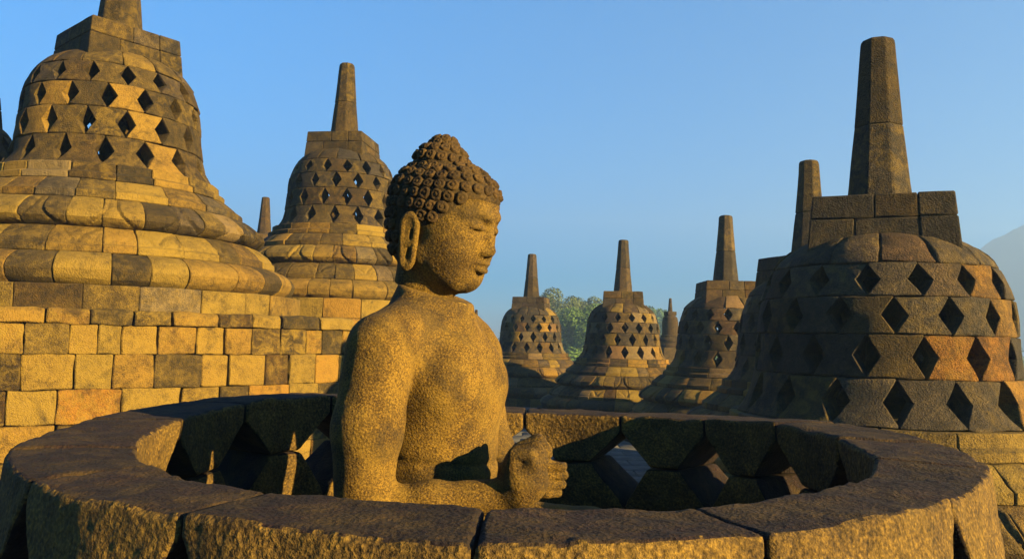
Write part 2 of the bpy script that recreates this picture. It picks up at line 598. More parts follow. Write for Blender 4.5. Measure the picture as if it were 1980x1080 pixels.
def drum(name, r, z0, z1, n=160):
    V, Fs = [], []
    for z in (z0, z1):
        for i in range(n):
            a = 2 * math.pi * i / n
            V.append((r * math.cos(a), r * math.sin(a), z))
    for i in range(n):
        j = (i + 1) % n
        Fs.append((i, j, n + j, n + i))
    Fs.append(tuple(range(n, 2 * n)))
    Fs.append(tuple(range(n))[::-1])
    return mesh_from(name, V, Fs, smooth=False)

def ground_sheet():
    xs, ys = (-899, 899), (-44, 1119)
    return mesh_from('ground', [(xs[0], ys[0], -14.0), (xs[1], ys[0], -14.0), (xs[1], ys[1], -14.0), (xs[0], ys[1], -14.0)], [(0, 1, 2, 3)], smooth=False)

ground = structure('ground', ground_sheet(), SOIL)

lower = structure('lower_terrace', drum('lower_terrace', 19.6, -9.0, 0.0), PAVING)
lower.location = (*CENTER, 0)
hill = structure('temple_mound', drum('temple_mound', 34.0, -13.99, -8.99), PAVING)
hill.location = (*CENTER, 0)
UPZ = CAMZ + 0.16
upper = structure('upper_terrace', drum('upper_terrace', 8.17, 0.004, UPZ - .01), CORE)
upper.location = (*CENTER, 0)
rear = structure('rear_terrace', drum('rear_terrace', 4.2, 0.006, UPZ + .2), CORE)
rear.location = (-11.1, 35.0, 0)

# paving slabs between the open ring and the rows of stupas
def paving():
    V, Q = cuboid(-.44, .44, -.29, .29, 0.002, 0.022, c=.012, wear=.003, seed=70)
    base = [mesh_np('paving_slab', *cuboid(-.44, .44, -.29, .29, 1.502, 1.525, c=.010, wear=.003, seed=70 + k)) for k in range(4)]
    for me in base:
        me.materials.append(PAVING)
    cnt = 0
    for row in range(30):
        y = 4.2 + row * .6
        for colm in range(9):
            x = -.9 + colm * .9 + (.45 if row % 2 else 0) + (y - 4) * .05
            d2 = [(x - q[0]) ** 2 + (y - q[1]) ** 2 for q in ((3.66, 7.8), (5.1, 13.4), (5.35, 19.6), (3.56, 25.1), (-.015, 2.27))]
            if min(d2) < 2.3 ** 2:
                continue
            o = new_obj('paving_slab', base[cnt % 4], None, lower)
            o.location = (x - CENTER[0], y - CENTER[1], -1.5 + random.uniform(-.002, .003))
            cnt += 1
paving()

# ------------------------------------------------------------------ terrace wall on the left
def terrace_wall():
    root = thing('terrace_wall', 'curved golden wall of squared stone blocks below the upper stupas', 'wall', (*CENTER, 0))
    zs = [.20, .03, -.29, -.665, -1.03, -1.40, -1.80, -2.43]
    A0, A1 = math.radians(-84), math.radians(14)
    for k in range(7):
        z1, z0 = CAMZ + zs[k], CAMZ + zs[k + 1]
        R = 8.43 + (.035 if k == 0 else 0.0)
        a = A0 + random.uniform(0, .03)
        while a < A1:
            w = random.uniform(.30, .56) * (1.15 if k in (0, 3) else 1.0) * (.8 if k == 1 else 1.0) / R
            prof = interp([(0, R), (.82, R), (1, R - .05)]) if k == 0 else interp([(0, R), (1, R)])
            proud = random.uniform(-.012, .012)
            V, Q = ring_block('wall_stone', a, a + w, z0, z1, lambda t, p=prof, d=proud: p(t) + d, .34 if k else .5, nu=7, nv=5 if k else 4, nw=1,
                              gap=random.uniform(.006, .016), c=.013, wear=.013, seed=int(a * 1000) % 997 + k)
            o = new_obj('wall_stone', mesh_np('wall_stone', V, Q, sharp=28), STONE, root)
            t = random.gauss(.84, .12)
            if random.random() < .30:
                t = random.uniform(.18, .42)
            o.color = tone_color(t, random.random() ** 2 * (.5 if k < 3 else .8), random.uniform(.2, .9))
            a += w
    return root
terrace_wall()

# ------------------------------------------------------------------ the stupas
Z_LOW, Z_UP = CAMZ - 0.69, CAMZ + 2.0
dark = dict(base=(.46, .17, .22), lattice=(.36, .15, .16), top=(.34, .08, 0), warm=.7, grey=.6, grey_base=.25)
def polar(loc):
    return math.atan2(-loc[1], -loc[0])
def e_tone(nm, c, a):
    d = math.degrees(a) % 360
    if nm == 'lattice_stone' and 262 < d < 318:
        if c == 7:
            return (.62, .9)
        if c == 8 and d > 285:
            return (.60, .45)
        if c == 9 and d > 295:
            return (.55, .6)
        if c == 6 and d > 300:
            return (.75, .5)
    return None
EL = (3.67, 7.8, Z_LOW)
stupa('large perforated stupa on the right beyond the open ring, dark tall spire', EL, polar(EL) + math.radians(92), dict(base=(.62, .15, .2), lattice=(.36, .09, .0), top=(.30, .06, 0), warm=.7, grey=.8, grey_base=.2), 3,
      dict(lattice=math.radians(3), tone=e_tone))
stupa('dark perforated stupa half hidden behind the large right stupa', (5.10, 13.4, Z_LOW + .05), 1.9, dark, 5)
stupa('perforated stupa with tall spire just left of the half hidden dark stupa', (5.35, 19.6, Z_LOW + .06), 1.55, dark, 8)
stupa('perforated stupa standing clear in the middle of the right row', (3.56, 25.1, Z_LOW + .08), 1.45, dark, 12)
stupa('smallest perforated stupa nearest to the green tree, beside the statue', (.76, 30.2, Z_LOW + .1), 1.35, dict(dark, base=(.45, .14, .15)), 19)
FL = (-5.72, 11.0, Z_UP + .05)
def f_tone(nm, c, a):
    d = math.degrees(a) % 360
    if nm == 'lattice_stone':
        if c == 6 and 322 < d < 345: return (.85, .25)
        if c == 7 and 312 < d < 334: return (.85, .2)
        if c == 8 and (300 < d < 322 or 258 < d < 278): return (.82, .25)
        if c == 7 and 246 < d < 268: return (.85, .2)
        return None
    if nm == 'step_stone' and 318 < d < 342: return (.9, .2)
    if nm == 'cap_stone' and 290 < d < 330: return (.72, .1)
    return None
stupa('large perforated stupa on the left above the golden wall, spire cut by the picture edge', FL, math.radians(50), dict(base=(.56, .20, .34), lattice=(.36, .08, .0), top=(.30, .08, 0), warm=.3, lichen=.5), 23, dict(tone=f_tone))
stupa('perforated stupa directly behind the statue head on the upper terrace', (-3.80, 17.2, Z_UP + .22), math.radians(82), dict(base=(.60, .16, .25), lattice=(.25, .08, .03), top=(.33, .06, 0), warm=.4), 29)

# ------------------------------------------------------------------ sculpting by signed distance + surface nets
def sd_ell(P, c, r):
    q = P - np.asarray(c, np.float32)
    r = np.asarray(r, np.float32)
    k0 = np.sqrt(((q / r) ** 2).sum(-1)) + 1e-6
    k1 = np.sqrt(((q / (r * r)) ** 2).sum(-1)) + 1e-6
    return k0 * (k0 - 1) / k1

def sd_cap(P, a, b, ra, rb):
    a, b = np.asarray(a, np.float32), np.asarray(b, np.float32)
    ab = b - a
    t = np.clip(((P - a) @ ab) / (ab @ ab), 0, 1)
    return np.sqrt(((P - a - t[..., None] * ab) ** 2).sum(-1)) - (ra + (rb - ra) * t)

def sd_chain(P, pts, rs, k=0.0):
    d = None
    for i in range(len(pts) - 1):
        e = sd_cap(P, pts[i], pts[i + 1], rs[i], rs[i + 1])
        d = e if d is None else (smin(d, e, k) if k else np.minimum(d, e))
    return d

def smin(a, b, k):
    h = np.clip(0.5 + 0.5 * (b - a) / k, 0, 1)
    return b + (a - b) * h - k * h * (1 - h)

def smax(a, b, k):
    return -smin(-a, -b, k)

def rot_to(P, c, ax):
    """coordinates of P in a frame at c with rows ax"""
    return (P - np.asarray(c, np.float32)) @ np.asarray(ax, np.float32).T

def surface_nets(fn, lo, hi, step):
    lo, hi = np.asarray(lo, float), np.asarray(hi, float)
    n = np.ceil((hi - lo) / step).astype(int) + 1
    ax = [lo[i] + step * np.arange(n[i]) for i in range(3)]
    P = np.stack(np.meshgrid(*ax, indexing='ij'), -1).astype(np.float32)
    S = fn(P)
    neg = S < 0
    nx, ny, nz = (k - 1 for k in S.shape)
    cnt = np.zeros((nx, ny, nz), np.int8)
    acc = np.zeros((nx, ny, nz, 3), np.float32)
    num = np.zeros((nx, ny, nz), np.int16)
    corners = [(i, j, k) for i in (0, 1) for j in (0, 1) for k in (0, 1)]
    sl = lambda o: tuple(slice(o[d], o[d] + (nx, ny, nz)[d]) for d in range(3))
    for o in corners:
        cnt += neg[sl(o)]
    act = (cnt > 0) & (cnt < 8)
    for o in corners:
        for d in range(3):
            if o[d]:
                continue
            p = list(o); p[d] = 1; p = tuple(p)
            a, b = S[sl(o)], S[sl(p)]
            m = act & ((a < 0) != (b < 0))
            t = np.where(m, a / np.where(m, a - b, 1), 0)
            for e in range(3):
                acc[..., e] += np.where(m, (t if e == d else o[e]), 0)
            num += m
    idx = -np.ones(act.shape, np.int64)
    idx[act] = np.arange(act.sum())
    I = np.argwhere(act)
    V = lo + step * (I + acc[act] / num[act][:, None])
    Q = []
    for d in range(3):
        d1, d2 = (d + 1) % 3, (d + 2) % 3
        s0 = [slice(1, -1)] * 3
        s0[d] = slice(0, -1)
        s1 = [slice(1, -1)] * 3
        s1[d] = slice(1, None)
        a, b = neg[tuple(s0)], neg[tuple(s1)]
        m = a != b
        E = np.argwhere(m)
        fl = a[m]
        E = E + np.array([0 if k == d else 1 for k in range(3)])
        def at(o1, o2):
            e = E.copy()
            e[:, d1] += o1
            e[:, d2] += o2
            return idx[e[:, 0], e[:, 1], e[:, 2]]
        q = np.stack([at(-1, -1), at(0, -1), at(0, 0), at(-1, 0)], 1)
        q[~fl] = q[~fl][:, ::-1]
        Q.append(q)
    Q = np.concatenate(Q)
    Q = Q[(Q >= 0).all(1)]
    return V, Q

# ------------------------------------------------------------------ the statue
HEADC = np.array([0.0, 0.0, 0.0])

def head_core(P):
    """skull with the hair volume, x forward, y left, z up, centred between the ears"""
    d = sd_ell(P, (-.012, 0, .035), (.168, .138, .150))
    return d

def head_sdf(P):
    yl = np.abs(P[..., 1])
    M = P.copy()
    M[..., 1] = yl                                  # mirrored copy for paired features
    d = sd_ell(P, (-.005, 0, .03), (.160, .132, .145))
    d = smin(d, sd_ell(P, (.045, 0, .070), (.108, .112, .092)), .03)
    face = sd_ell(P, (.045, 0, -.042), (.112, .112, .142))
    d = smin(d, face, .05)
    d = smin(d, sd_ell(M, (.065, .055, -.075), (.070, .062, .085)), .05)      # cheeks
    d = smin(d, sd_ell(P, (.100, 0, -.150), (.045, .052, .034)), .045)        # chin
    d = smin(d, sd_cap(M, (.0, .088, -.11), (.085, .040, -.162), .030, .026), .05)   # jaw line
    d = smin(d, sd_cap(P, (-.035, 0, -.06), (-.035, 0, -.24), .092, .090), .05)   # neck
    # brows and sockets
    d = smin(d, sd_chain(M, [(.158, .014, .028), (.150, .046, .040), (.118, .086, .026)], [.012, .013, .010]), .022)
    d = smax(d, -sd_ell(M, (.172, .048, .004), (.030, .034, .016)), .022)
    # nose
    nose = sd_chain(P, [(.148, 0, .026), (.158, 0, -.02), (.169, 0, -.062)], [.012, .013, .020], .02)
    nose = smin(nose, sd_ell(M, (.157, .019, -.068), (.018, .014, .013)), .012)
    d = smin(d, nose, .016)
    # lowered upper lid over the eyeball
    d = smin(d, sd_ell(M, (.128, .050, .000), (.029, .036, .023)), .008)
    lid = sd_chain(M, [(.163, .020, -.009), (.161, .038, -.013), (.150, .058, -.012), (.130, .080, -.004)], [.005, .0065, .0065, .004])
    d = smax(d, -lid, .004)
    d = smin(d, sd_chain(M, [(.158, .024, -.001), (.157, .042, -.003), (.146, .062, -.002), (.128, .080, .004)], [.004, .006, .006, .004]), .005)
    # mouth
    up = sd_chain(M, [(.166, 0, -.103), (.163, .012, -.100), (.148, .038, -.108)], [.0095, .010, .006])
    lowl = sd_chain(M, [(.161, 0, -.124), (.157, .014, -.123), (.145, .034, -.115)], [.0125, .0115, .006])
    d = smin(d, up, .008)
    d = smin(d, lowl, .008)
    d = smax(d, -sd_chain(M, [(.176, 0, -.1125), (.170, .016, -.1115), (.148, .046, -.1125)], [.005, .005, .004]), .003)
    d = smax(d, -sd_ell(P, (.164, 0, -.143), (.016, .034, .008)), .012)
    d = smax(d, -sd_ell(P, (.180, 0, -.090), (.008, .006, .008)), .006)      # philtrum
    # hair volume: raised cap above the hairline
    hair = sd_ell(P, (-.014, 0, .040), (.173, .143, .150))
    hair = smin(hair, sd_ell(P, (.045, 0, .078), (.118, .122, .098)), .02)
    hair = smin(hair, sd_ell(P, (-.078, 0, .078), (.100, .122, .098)), .02)
    hair = smin(hair, sd_ell(P, (-.058, 0, -.045), (.110, .118, .125)), .05)
    x, z = P[..., 0], P[..., 2]
    line = np.interp(np.arctan2(yl, x + .01), [0, .45, .70, .86, 1.05, 1.29, 1.5, 1.62, 1.9, 2.4, 3.2],
                     [.078, .077, .068, .032, .004, -.020, -.028, -.03, -.10, -.150, -.150]).astype(np.float32)
    hair = smax(hair, (line - z) * .8, .012)
    d = smin(d, hair, .006)
    # ushnisha
    ush = smin(sd_ell(P, (-.044, 0, .168), (.090, .086, .045)), sd_ell(P, (-.046, 0, .192), (.080, .078, .050)), .02)
    ush = smin(ush, sd_ell(P, (-.047, 0, .238), (.040, .039, .026)), .012)
    d = smin(d, ush, .012)
    d = smax(d, -(z + .215 + .30 * (x + .03) * .5), .004)                    # broken joint at the neck
    return d

def ear_sdf(P):
    """long pierced ear lobe; x forward, y outward, z up"""
    x, y, z = P[..., 0], P[..., 1], P[..., 2]
    q = np.stack([x - .06 * z, y, z], -1)
    outer = np.sqrt((q[..., 0] / (.031 + .05 * np.clip(z, -.09, .06))) ** 2 + (np.sign(z) * np.maximum(np.abs(z) - .045, 0) / .040) ** 2)
    d2 = (outer - 1) * .030
    shell = np.maximum(d2, np.abs(y) - .014)
    ring = np.sqrt(np.maximum(d2 + .010, -.02) ** 2 + y ** 2)
    rim = np.sqrt((d2 + .009) ** 2 + (y - .006) ** 2) - .0095
    d = smin(np.maximum(d2 + .010, np.abs(y) - .0132), rim, .005)
    hole1 = sd_cap(P, (.012, .01, .030), (.008, .01, .010), .0055, .0045)
    hole2 = sd_cap(P, (.003, .01, -.022), (-.003, .01, -.046), .0045, .0055)
    d = smax(d, -hole1, .004)
    d = smax(d, -hole2, .004)
    d = smin(d, sd_cap(P, (.016, .007, .0), (-.014, .007, -.012), .006, .006), .006)
    return d

BF, BL = np.array([math.cos(math.radians(26)), -math.sin(math.radians(26)), 0]), np.array([math.sin(math.radians(26)), math.cos(math.radians(26)), 0])
AXIS = np.array([-.225, 2.27, 0.0])
def W2L(p):
    """world point (z above the eye) to the body frame (forward, left, up)"""
    d = np.asarray(p, float) - AXIS
    return np.array([d @ BF, d @ BL, d[2]])

def hand(P, wrist, up, fwd, side, s=1.0, curls=(1.0, 1.1, 1.2, 1.3), spread=.0, thumb=True, palm_len=.095, start=.25):
    """hand: palm along 'up' from the wrist, palm side facing 'fwd', little finger towards 'side'"""
    wrist, up, fwd, side = (np.asarray(v, np.float32) for v in (wrist, up, fwd, side))
    pc = wrist + up * palm_len * .52 * s
    q = rot_to(P, pc, np.stack([up, fwd, side]))
    d = sd_ell(q, (0, 0, 0), (palm_len * .62 * s, .036 * s, .056 * s))
    d = smin(d, sd_ell(q, (-.03 * s, .016 * s, .02 * s), (.040 * s, .030 * s, .034 * s)), .03)
    offs = (-.042, -.015, .014, .040)
    lens = ((.046, .030, .022), (.050, .033, .024), (.047, .031, .023), (.036, .024, .020))
    for k in range(4):
        base = wrist + up * (palm_len * (1.0 - .04 * abs(k - 1))) * s + side * offs[k] * s - fwd * .006 * s
        ang = start + .12 * k
        pts, rs = [base - up * .03 * s, base], [.0155 * s, .0148 * s]
        p = base
        for j, l in enumerate(lens[k]):
            dirv = up * math.cos(ang) + fwd * math.sin(ang)
            p = p + dirv * l * s
            pts.append(p)
            rs.append((.0145 - .0016 * j) * s)
            ang += curls[k]
        d = smin(d, sd_chain(P, pts, rs), .0035)
    if thumb:
        t0 = wrist + up * .03 * s - side * .035 * s + fwd * .012 * s
        t1 = t0 + up * .026 * s - side * .016 * s + fwd * .022 * s
        t2 = t1 + up * .028 * s + side * .016 * s + fwd * .010 * s
        t3 = t2 + up * .014 * s + side * .022 * s + fwd * .004 * s
        d = smin(d, sd_chain(P, [t0, t1, t2, t3], [.022 * s, .019 * s, .016 * s, .012 * s]), .012)
    return d

R_ELBOW, R_WRIST = W2L((-.364, 2.01, -.445)), W2L((.020, 2.03, -.400))
L_ELBOW, L_WRIST = W2L((-.02, 2.48, -.45)), W2L((.055, 2.22, -.398))

def body_sdf(P):
    M = P.copy()
    M[..., 1] = np.abs(P[..., 1])
    d = sd_ell(P, (.015, 0, -.17), (.192, .180, .230))
    d = smin(d, sd_ell(M, (.092, .080, -.130), (.095, .098, .100)), .06)       # breast
    d = smin(d, sd_cap(P, (-.01, 0, .06), (-.02, 0, -.1), .10, .15), .08)
    d = smin(d, sd_cap(M, (-.012, .02, .060), (-.005, .212, -.024), .078, .088), .06)    # yoke
    d = smin(d, sd_ell(P, (.020, 0, -.40), (.180, .166, .205)), .09)           # belly
    d = smin(d, sd_ell(P, (-.01, 0, -.58), (.19, .27, .12)), .08)              # hips
    # neck, cut by the joint under the head
    nk = sd_cap(P, (-.012, 0, .02), (.012, 0, .16), .100, .096)
    d = smin(d, nk, .055)
    d = smax(d, (P[..., 2] - .118) + .30 * (P[..., 0] - .01), .006)
    # navel line of the robe hem
    d = d + .006 * np.exp(-((P[..., 2] + .337 + .012 * np.cos(P[..., 1] * 9)) / .008) ** 2)
    # right arm (near the viewer)
    sh = (.000, -.250, -.038)
    arm = sd_chain(P, [sh, (-.008, -.288, -.24), tuple(R_ELBOW)], [.092, .087, .070], .03)
    fore = sd_chain(P, [tuple(R_ELBOW + np.array([0, .004, 0])), tuple(R_ELBOW * .55 + R_WRIST * .45), tuple(R_WRIST)], [.060, .052, .042], .03)
    d = smin(d, smin(arm, fore, .03), .012)
    # left arm
    sh = (-.02, .270, -.065)
    arm = sd_chain(P, [sh, (-.03, .315, -.24), tuple(L_ELBOW)], [.100, .092, .076], .03)
    fore = sd_chain(P, [tuple(L_ELBOW), tuple(L_WRIST)], [.066, .046], .03)
    d = smin(d, smin(arm, fore, .035), .028)
    # crossed legs
    for sgn in (-1, 1):
        hip, knee, foot = (.02, .15 * sgn, -.60), (.36, .36 * sgn, -.61), (.40, -.10 * sgn, -.60)
        d = smin(d, sd_chain(P, [hip, knee], [.125, .095]), .04)
        d = smin(d, sd_chain(P, [knee, foot], [.085, .055]), .03)
    return d

def right_hand_sdf(P):
    up = np.array([.10, .0, 1.0]) / math.sqrt(1.01)
    d = hand(P, R_WRIST, up, np.array([.96, .27, -.10]), np.array([.27, -.96, 0]), s=1.15, curls=(1.35, 1.4, 1.4, 1.4), palm_len=.098, start=.95)
    d = smin(d, sd_ell(P, tuple(R_WRIST + np.array([.040, .0, .040])), (.048, .046, .055)), .025)
    d = smin(d, sd_ell(P, tuple(R_WRIST + np.array([.050, -.005, .092])), (.036, .040, .034)), .006)
    return smin(d, sd_chain(P, [tuple(R_ELBOW * .45 + R_WRIST * .55), tuple(R_WRIST)], [.0485, .0425], .03), .03)

def left_hand_sdf(P):
    fw = W2L((.055 + .95, 2.22 - .30, -.398 + .05)) - L_WRIST
    fw /= np.linalg.norm(fw)
    sd = np.array([0.0, 0.0, -1.0])
    sd = sd - fw * (sd @ fw)
    sd /= np.linalg.norm(sd)
    d = hand(P, L_WRIST, fw, -np.cross(sd, fw), sd, s=.86, curls=(1.25, 1.3, 1.35, 1.4), palm_len=.075, thumb=True, start=.4)
    return smin(d, sd_chain(P, [tuple(L_ELBOW * .4 + L_WRIST * .6), tuple(L_WRIST)], [.052, .044], .02), .02)

def roughen(V, amp, scale, seed):
    n = np.stack([fbm(V + 7.7 * k, scale, 3, seed + k) for k in range(3)], 1)
    return V + n * amp

def tube(pts, rs, n=7):
    V, Fs = [], []
    pts = [Vector(p) for p in pts]
    for i, p in enumerate(pts):
        d = (pts[min(i + 1, len(pts) - 1)] - pts[max(i - 1, 0)]).normalized()
        a = d.orthogonal().normalized()
        b = d.cross(a)
        for k in range(n):
            t = 2 * math.pi * k / n
            V.append(tuple(p + (a * math.cos(t) + b * math.sin(t)) * rs[i]))
    for i in range(len(pts) - 1):
        for k in range(n):
            Fs.append((i * n + k, i * n + (k + 1) % n, (i + 1) * n + (k + 1) % n, (i + 1) * n + k))
    return V, Fs

def statue():
    root = thing('stone_statue', 'ochre stone statue of a seated figure with curled hair rising from the open ring', 'statue', (AXIS[0], AXIS[1], CAMZ - .74), 0.0)
    yaw = math.radians(-26)
    V, Q = surface_nets(body_sdf, (-.36, -.50, -.74), (.60, .50, .18), .0072)
    V = roughen(V, .0013, 26, 3)
    V[:, 2] += .74
    V[:, 2] = np.maximum(V[:, 2], 0.0)
    body_vq = (V, Q)
    b = new_obj('body', mesh_np('body', V, Q), STATUE, root, (.62, .15, .28, 1))
    b.rotation_euler = (0, 0, yaw)
    for nm, fn, ce in (('right_hand', right_hand_sdf, R_WRIST), ('left_hand', left_hand_sdf, L_WRIST)):
        V, Q = surface_nets(fn, ce + np.array([-.10, -.13, -.09]), ce + np.array([.17, .13, .19]), .0038)
        V = roughen(V, .0009, 45, 13)
        V[:, 2] += .74
        new_obj('hand', mesh_np('hand', V, Q), STATUE, b, (.56, .15, .28, 1))
    # head
    V, Q = surface_nets(head_sdf, (-.20, -.175, -.26), (.22, .175, .30), .0042)
    V = roughen(V, .0009, 40, 9)
    hm = mesh_np('head', V, Q)
    hm.materials.append(STATUE)
    hm.materials.append(HAIRSTONE)
    cen = np.zeros(len(hm.polygons) * 3)
    hm.polygons.foreach_get('center', cen)
    cen = cen.reshape(-1, 3)
    ca = np.arctan2(np.abs(cen[:, 1]), cen[:, 0] + .01)
    hl = np.interp(ca, [0, .45, .70, .86, 1.05, 1.29, 1.5, 1.62, 1.9, 2.4, 3.2], [.078, .077, .068, .032, .004, -.020, -.028, -.03, -.10, -.150, -.150])
    hm.polygons.foreach_set('material_index', (cen[:, 2] > hl).astype(np.int32))
    h = new_obj('head', hm, None, root, (.58, .12, .28, 1))
    h.location = (.024, .004, .74 + .325)
    h.rotation_euler = (0, math.radians(9.5), math.radians(-26))
    h.scale = (.955, .955, .955)
    # mortar seam of the repaired neck joint
    pts, rs = [], []
    for k in range(26):
        a = math.radians(-165 + k * 6.6)
        r = .1015 + random.uniform(-.002, .002)
        x, y = .006 + r * math.cos(a), r * math.sin(a)
        pts.append((x, y, .74 + .114 - .30 * (x - .01) + random.uniform(-.003, .003)))
        rs.append(random.uniform(.0018, .0052))
    mv, mf = tube(pts, rs, 6)
    so = new_obj('mortar_seam', mesh_from('mortar_seam', mv, mf), STONE, root, (.95, .1, .6, 1))
    so.rotation_euler = (0, 0, yaw)
    # ears
    for sgn in (-1, 1):
        V, Q = surface_nets(ear_sdf, (-.06, -.04, -.11), (.06, .04, .11), .0030)
        V = V * np.array([1.0, sgn, 1.0])
        if sgn < 0:
            Q = Q[:, ::-1]
        e = new_obj('ear', mesh_np('ear', V, Q), STATUE, h, (.56, .12, .28, 1))
        e.location = (-.026, sgn * .132, -.075)
        e.rotation_euler = (math.radians(-6 * sgn), math.radians(-6), math.radians(-14 * sgn))
        e.scale = (.92, 1.15, 1.02)
    # hair curls: little snails in staggered rows over the hair volume
    def curl_mesh(k):
        prof = [(.0, .0125), (.0035, .0122), (.0055, .0098), (.0072, .0094), (.0092, .0112), (.0125, .0104), (.0150, .0065), (.0165, .0), (.0165, -.006)]
        n = 18
        V, Fs = [], []
        for (r, z) in prof[1:]:
            for i in range(n):
                a = 2 * math.pi * i / n
                rr = r * (1 + .05 * math.sin(2 * a + k)) + (.0012 * (a / 6.28 - .5) if .004 < r < .015 else 0)
                V.append((rr * math.cos(a), rr * math.sin(a), z + (.0016 * math.sin(a + k) if r < .014 else 0)))
        V.append((0, 0, prof[0][1]))
        for l in range(len(prof) - 2):
            for i in range(n):
                j = (i + 1) % n
                Fs.append((l * n + i, (l + 1) * n + i, (l + 1) * n + j, l * n + j))
        for i in range(n):
            Fs.append((len(V) - 1, i, (i + 1) % n))
        V = np.array(V)
        V = roughen(V, .0012, 90, 20 + k)
        me = mesh_from('hair_curl', V, Fs)
        me.materials.append(HAIRSTONE)
        return me
    curls = [curl_mesh(k) for k in range(5)]
    def hair_field(P):
        return head_sdf(P.astype(np.float32))
    count = 0
    def place(o0, dirs, cond, size):
        nonlocal count
        for dv in dirs:
            dv = np.asarray(dv, float)
            dv /= np.linalg.norm(dv)
            t = np.linspace(.02, .26, 240)
            pts = o0 + t[:, None] * dv
            f = hair_field(pts)
            k = np.argmax(f > 0)
            if f[k] <= 0:
                continue
            p = pts[k]
            if not cond(p):
                continue
            e = 2e-3
            g = np.array([hair_field(np.array([p + e * np.eye(3)[i]]))[0] - hair_field(np.array([p - e * np.eye(3)[i]]))[0] for i in range(3)])
            g /= np.linalg.norm(g) + 1e-9
            o = new_obj('hair_curl', curls[count % 5], None, h, (.62 + random.uniform(-.12, .12), .25, .3, 1))
            o.location = p - g * .003
            qt = Vector(g).to_track_quat('Z', 'Y')
            o.rotation_mode = 'QUATERNION'
            o.rotation_quaternion = qt @ Matrix.Rotation(random.uniform(0, 6.28), 3, 'Z').to_quaternion()
            sc = size * random.uniform(.93, 1.06)
            o.scale = (sc, sc, sc * .85)
            count += 1
    def skull_ok(p):
        x, y, z = p
        a = math.atan2(abs(y), x + .01)
        line = np.interp(a, [0, .45, .70, .86, 1.05, 1.29, 1.5, 1.62, 1.9, 2.4, 3.2], [.078, .077, .068, .032, .004, -.020, -.028, -.03, -.10, -.150, -.150])
        if z < line + .006:
            return False
        if 1.52 < a < 2.05 and z < .030:          # the ear sits here
            return False
        if (x + .045) ** 2 + y ** 2 < .094 ** 2 and z > .12:
            return False
        return True
    rows = 13
    for r in range(rows):
        el = math.radians(74 - r * 12.2)
        n = max(6, int(round(2 * math.pi * .152 * math.cos(el) / .0335)))
        off = .5 * (r % 2)
        place(np.array([-.014, 0, .035]), [(math.cos(el) * math.cos((i + off) / n * 6.2832), .88 * math.cos(el) * math.sin((i + off) / n * 6.2832), .92 * math.sin(el)) for i in range(n)], skull_ok, 1.13)
    for r, (zz, n) in enumerate(((.152, 15), (.178, 15), (.204, 13), (.224, 10), (.240, 6))):
        place(np.array([-.046, 0, zz - .004]), [(math.cos((i + .5 * (r % 2)) / n * 6.2832), math.sin((i + .5 * (r % 2)) / n * 6.2832), .10 + .12 * r) for i in range(n)], lambda p: True, 1.05)
    return root
statue()

# ------------------------------------------------------------------ the open ring in front: lowest lattice course of a stupa, top open
RINGC = (-.015, 2.275)
def ring_top(theta):
    """measured unevenness of the rim (metres, relative to the mean rim)"""
    t = np.degrees(theta) % 360
    return np.interp(t, [0, 20, 45, 60, 85, 105, 125, 150, 175, 200, 215, 230, 270, 320, 360],
                     [.008, .012, -.012, -.030, -.034, .0, .030, .040, .018, .0, 0, -.004, .0, -.006, .008])
def ring_out(theta):
    t = np.degrees(theta) % 360
    return 1.2 * np.interp(t, [0, 45, 180, 205, 224, 246, 270, 300, 320, 340, 360], [1.02, 1.0, 1.0, 1.005, .985, .97, 1.01, .965, .965, 1.01, 1.02])
def ring_in(theta):
    t = np.degrees(theta) % 360
    return np.interp(t, [0, 45, 90, 135, 180, 220, 270, 320, 360], [.955, .955, .95, .935, .93, .96, .97, .965, .945])

